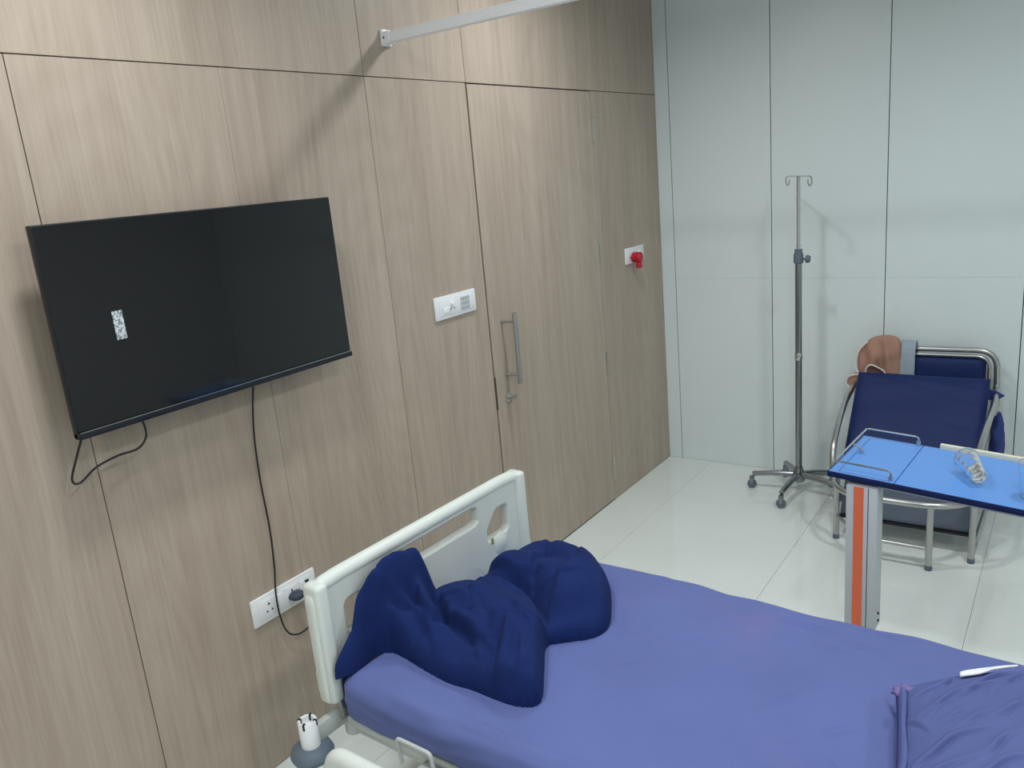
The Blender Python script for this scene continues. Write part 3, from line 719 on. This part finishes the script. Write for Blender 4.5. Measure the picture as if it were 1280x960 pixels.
def pad(name, x0_, x1_, a, b, th, m, wr=.0, seed=0, crown=.01):
    """padded slab: spans x0..x1, from point a (y,z) to b (y,z)"""
    A_ = Vector((0, a[0], a[1])); B_ = Vector((0, b[0], b[1])); d_ = B_-A_; ln = d_.length; d_.normalize(); n_ = Vector((0, d_.z, -d_.y))
    if n_.y > 0: n_ = -n_
    nu, nv = 60, 60; V = []
    for side in (1, -1):
        for i in range(nu):
            for j in range(nv):
                u, v = i/(nu-1)*2-1, j/(nv-1)*2-1
                k_ = max(0, (1-abs(u)**14)*(1-abs(v)**14))**.5
                x = (x0_+x1_)/2+u*(x1_-x0_)/2; s_ = (v+1)/2*ln
                o_ = side*(th/2*k_+(crown*(1-u*u)*(1-v*v) if side > 0 else 0))
                if side > 0: o_ += wr*(nz(x*4+seed, s_*9, seed)*.9+.45*abs(nz(x*5-s_*16, s_*7, seed+3)))*k_
                V.append(Vector((x, 0, 0))+A_+d_*s_+n_*o_+AL)
    n = nu*nv; F = []
    for i in range(nu-1):
        for j in range(nv-1):
            a_ = i*nv+j; F.append((a_, a_+1, a_+nv+1, a_+nv)); F.append((n+a_, n+a_+nv, n+a_+nv+1, n+a_+1))
    me = bpy.data.meshes.new(name); me.from_pydata([tuple(v) for v in V], [], F); me.update()
    bm = bmesh.new(); bm.from_mesh(me); bmesh.ops.remove_doubles(bm, verts=bm.verts[:], dist=1e-4); me2 = bm; me_ = me
    bmesh.ops.recalc_face_normals(bm, faces=bm.faces[:]); bm.to_mesh(me); bm.free()
    return link_mesh(name, me, m, ab, True, 60)
pad('seat_pad', 1.125, 1.685, (-.235, .662), (-.555, .292), .05, 'navy', .008, 3)
lp = pad('lower_panel', 1.15, 1.685, (-.565, .285), (-.69, .10), .03, 'lowergrey', .002, 7, .002); lp['label'] = 'grey lower section of the folded pad'  # lower part of the pad, greyer than the seat
obj('panel_edge_strip', box((1.15+AL.x, -.70+AL.y, .088), (1.685+AL.x, -.688+AL.y, .1)), 'black', ab, False)
pad('back_pad', 1.185, 1.655, (-.095, .728), (-.11, .30), .05, 'navy', .002, 9, .012)

# things lying on the attendant bed
def drape(name, pts_outline, yfun, m, thick, label, cat, extra=None):
    pass
tw = bmesh.new()
t = thing('towel', 'folded pale grey towel hung over the top bar of the attendant bed', 'towel', (1.325, -.09, .77))
V = []; prof_ = [(-.150, .60), (-.146, .66), (-.140, .72), (-.132, .765), (-.112, .788), (-.088, .792), (-.066, .782), (-.060, .74), (-.058, .66)]
prof_ = smooth_path([(0, a, b) for a, b in prof_], 4)
for i in range(12):
    x = -.034+.068*i/11
    for q in prof_: V.append((x+.003*nz(q.z*20, i), q.y+.09+.003*nz(x*30, q.z*12), q.z-.77))
grid_obj('towel_fold', V, 12, len(prof_), 'towel', t, thick=.010)
def jacket():
    t = thing('brown_garment', 'brown cloth garment with white piping slung over the attendant bed corner', 'garment', (1.2, -.12, .75))
    O = Vector((1.2, -.12, .75))
    out = [(1.105, .64), (1.098, .70), (1.112, .755), (1.15, .802), (1.20, .826), (1.262, .826), (1.293, .80), (1.30, .72), (1.297, .60), (1.20, .58), (1.13, .60)]
    P_ = smooth_path([(a, 0, b) for a, b in out], 6, True); c = Vector((1.205, 0, .70)); n = len(P_); rings = 14; V = []
    for side in (1, -1):
        for k in range(rings+1):
            f = k/rings
            for q in P_:
                p_ = c+(q-c)*f; b = math.sqrt(max(0, 1-f**3)); fo = .010*math.sin((p_.x*1.0+p_.z*.25)*85+3*nz(p_.x*8, p_.z*8))+.012*nz(p_.x*14, p_.z*14, 2)
                y = -.135-side*(.040*b)-(fo*b if side > 0 else 0)
                V.append(Vector((p_.x, y, p_.z))-O)
    F = []; off = (rings+1)*n
    for s_ in (0, 1):
        for k in range(rings):
            for j in range(n):
                a = s_*off+k*n+j; b_ = s_*off+k*n+(j+1) % n; q = (a, b_, b_+n, a+n); F.append(q if s_ == 0 else q[::-1])
    for j in range(n): F.append((rings*n+j, rings*n+(j+1) % n, off+rings*n+(j+1) % n, off+rings*n+j))
    me = bpy.data.meshes.new('cloth'); me.from_pydata([tuple(v) for v in V], [], F); me.update()
    bm = bmesh.new(); bm.from_mesh(me); bmesh.ops.remove_doubles(bm, verts=bm.verts[:], dist=1e-4); bmesh.ops.recalc_face_normals(bm, faces=bm.faces[:]); bm.to_mesh(me); bm.free()
    link_mesh('body', me, 'brown', t, True, 180)
    e = lambda a, y, b: Vector((a, y, b))-O
    obj('piping', tb(smooth_path([e(1.150, -.165, .800), e(1.118, -.165, .765), e(1.097, -.168, .72), e(1.096, -.172, .668), e(1.120, -.185, .638), e(1.145, -.190, .645), e(1.152, -.198, .672), e(1.172, -.204, .692), e(1.205, -.204, .682), e(1.235, -.20, .660), e(1.236, -.198, .640), e(1.222, -.196, .626)], 6), .0042, 8), 'piping', t)
    V = []
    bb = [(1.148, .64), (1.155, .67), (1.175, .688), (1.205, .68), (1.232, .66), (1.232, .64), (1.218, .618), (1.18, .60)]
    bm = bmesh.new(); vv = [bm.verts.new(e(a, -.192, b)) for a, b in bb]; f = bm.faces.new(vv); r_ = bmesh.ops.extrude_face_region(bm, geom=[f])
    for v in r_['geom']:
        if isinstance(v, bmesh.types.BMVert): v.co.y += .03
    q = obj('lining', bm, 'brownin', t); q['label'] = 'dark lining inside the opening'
    # lower sleeve end left of the pad
    tb_ = tube(bmesh.new(), [e(1.15, -.15, .64), e(1.108, -.155, .618), e(1.082, -.155, .597), e(1.078, -.155, .575)], lambda s_: .022+.004*s_, 14)
    obj('sleeve', tb_, 'brown', t)
    obj('piping', tb(smooth_path([e(1.135, -.185, .632), e(1.10, -.185, .634), e(1.066, -.182, .620), e(1.052, -.178, .595), e(1.068, -.182, .566), e(1.098, -.184, .540)], 6), .004, 8), 'piping', t)
jacket()
def lump(name, c, sz, seed, m, label, cat, fr=2.2, amp=.25):
    bm = bmesh.new(); bmesh.ops.create_icosphere(bm, subdivisions=4, radius=1)
    for v in bm.verts:
        q = v.co.copy(); k_ = 1+amp*nz(q.x*fr*.5+seed, q.y*fr*.5, q.z*fr)-.2*abs(nz(q.x*4, q.y*4+seed, q.z*2))
        v.co = Vector((q.x*sz[0]*k_, q.y*sz[1]*k_, q.z*sz[2]*k_))
    o = obj(name, bm, m, None, True, 180); o.location = c
    return tag(o, label, cat)
lump('cloth_bundle', (1.722, -.20, .345), (.030, .07, .15), 5, 'violet', 'blue violet cloth bundle stuffed behind the right side of the attendant bed', 'cloth')
ft = bmesh.new()
for q in ((1.665, -.20, .605), (1.705, -.215, .603), (1.742, -.215, .582), (1.712, -.215, .560), (1.665, -.20, .555)): ft.verts.new(q)
f = ft.faces.new(ft.verts[:]); rr_ = bmesh.ops.extrude_face_region(ft, geom=[f])
for v in rr_['geom']:
    if isinstance(v, bmesh.types.BMVert): v.co.y += .012
tag(obj('cloth_flap', ft, 'violet', None), 'small pointed blue cloth end poking out beside the top right of the attendant bed', 'cloth')

# ------------------------------------------------------------------ overbed table
TY, TT = math.radians(-4.0), math.radians(3.2)
RT = Matrix.Rotation(TY, 4, 'Z') @ Matrix.Rotation(TT, 4, 'Y')
tt_ = thing('overbed_table', 'overbed table with bright blue top and orange striped grey column', 'table', (1.387, -1.895, 0), (0, 0, TY))
TW = .37; TLn = .86; ZT = .78
Ry = Matrix.Translation((0, 0, ZT)) @ Matrix.Rotation(TT, 4, 'Y')
def tx(bm): bmesh.ops.transform(bm, matrix=Ry, verts=bm.verts[:]); return bm
obj('table_top', tx(box((.003, .003, -.012), (.1885, TW-.003, 0), .001, 1)), 'blue', tt_, False)
obj('table_top', tx(box((.1905, .003, -.012), (TLn-.003, TW-.003, 0), .001, 1)), 'blue', tt_, False)
eb = bmesh.new()
bx(eb, (0, 0, -.0175), (TLn, .003, -.0005)); bx(eb, (0, TW-.003, -.0175), (TLn, TW, -.0005)); bx(eb, (0, 0, -.0175), (.003, TW, -.0005)); bx(eb, (TLn-.003, 0, -.0175), (TLn, TW, -.0005)); bx(eb, (0, 0, -.018), (TLn, TW, -.0125))
obj('edge_band', tx(eb), 'navyedge', tt_, False)
fm = bmesh.new(); bx(fm, (.10, .05, -.045), (TLn-.05, .085, -.018), .003); bx(fm, (.10, TW-.10, -.045), (TLn-.05, TW-.065, -.018), .003); bx(fm, (.08, .05, -.045), (.12, TW-.065, -.018), .003)
obj('under_frame', tx(fm), 'alu', tt_)
def pt3(x, y, z): return Ry @ Vector((x, y, z))
def rail3(pts, posts):
    r_ = obj('guard_rail', tb(fillet([pt3(*q) for q in pts], .012, 4), .0033, 8), 'chrome', tt_)
    for q in posts:
        pp = pt3(*q); obj('rail_foot', tb([pp+Vector((0, 0, -.002)), pp+Vector((0, 0, .014))], .0065, 10), 'chrome', r_)
rail3([(.176, .018, .0), (.176, .018, .030), (.014, .018, .030), (.014, TW-.012, .030), (.176, TW-.012, .030), (.176, TW-.012, 0)], [(.176, .018, 0), (.176, TW-.012, 0), (.045, TW*.52, 0)])
obj('rail_foot', tb([pt3(.014, TW*.52, .03), pt3(.045, TW*.52, .012)], .003, 8), 'chrome', tt_)
obj('back_ledge', tx(box((.238, TW-.008, -.002), (TLn-.02, TW+.006, .016), .002)), 'cream', tt_)
# column at world (1.487,-1.87)
cx_, cy_ = .098, .032
def colbox(name, x0_, x1_, y0_, y1_, z0_, z1_, m, b=.003): return obj(name, box((cx_+x0_, cy_+y0_, z0_), (cx_+x1_, cy_+y1_, z1_), b), m, tt_)
co = colbox('column', -.046, .046, -.022, .042, .262, .742, 'alu', .004)
s = colbox('orange_stripe', -.022, .006, -.0245, -.0215, .268, .738, 'orange', 0); s['label'] = 'orange stripe down the column face'
colbox('column_groove', .0185, .0205, -.0226, -.0215, .268, .738, 'darkslot', 0)
colbox('inner_column', -.036, .036, -.014, .034, .05, .27, 'alu', .003)
for z in (.285, .31): obj('bolt', lt([(.004, 0), (.004, .003), (0, .004)], (cx_+.046, cy_+.012, z), 10, RX), 'darkslot', co)
bs = bmesh.new(); bx(bs, (cx_-.04, cy_-.60, .045), (cx_+.04, cy_+.05, .075), .006); bx(bs, (cx_-.04, cy_-.03, .045), (cx_+.5, cy_+.03, .075), .006)
bx(bs, (cx_+.0, cy_-.60, .045), (cx_+.5, cy_-.55, .075), .006)
obj('base', bs, 'alu', tt_)
for q in ((0, .02), (.47, 0), (0, -.57), (.47, -.575)):
    obj('caster', lt([(.006, -.010), (.020, -.010), (.0225, 0), (.020, .010), (.006, .010)], (cx_+q[0], cy_+q[1], .0225), 16, Matrix.Rotation(PI/2, 4, 'X')), 'castergrey', tt_)
obj('head_plate', box((cx_-.04, cy_-.02, .73), (cx_+.045, cy_+.10, .746), .003), 'alu', tt_)

# ---- clear plastic cups on the table
def cup(name, loc, rot, label, h=.115, r1=.020, r2=.033):
    prof_ = []
    n = 26
    for k in range(n+1):
        f = k/n; prof_.append((r1+(r2-r1)*f+.0005*math.sin(f*28), h*f))
    inner = [(a-.0011, max(b, .0012)) for a, b in prof_][::-1]
    bm = bmesh.new(); full = [(0, 0)]+prof_+[(r2+.0025, h), (r2+.0025, h-.002)][:1]+inner+[(0, .0012)]
    lathe(bm, full, seg=28)
    t = thing(name, label, 'cup', loc, rot)
    obj('cup_wall', bm, 'clear', t)
    obj('rim', tb([((r2+.001)*math.cos(2*PI*k/28), (r2+.001)*math.sin(2*PI*k/28), h) for k in range(28)], .0016, 8, True), 'rimclear', t)
    return t
base = Matrix.Translation((1.387, -1.895, 0)) @ Matrix.Rotation(TY, 4, 'Z') @ Ry
def on_table(x, y, z): return base @ Vector((x, y, z))
p0 = on_table(.392, .10, .030)
cup('plastic_cup', p0, (math.radians(-81), 0, math.radians(24)), 'crinkled clear plastic cup lying on its side, wholly in view on the blue table')
p1 = on_table(.520, .10, .0015)
cup('plastic_cup', p1, (0, 0, 0), 'clear plastic cup standing at the right edge of the picture on the blue table', .10, .026, .034)
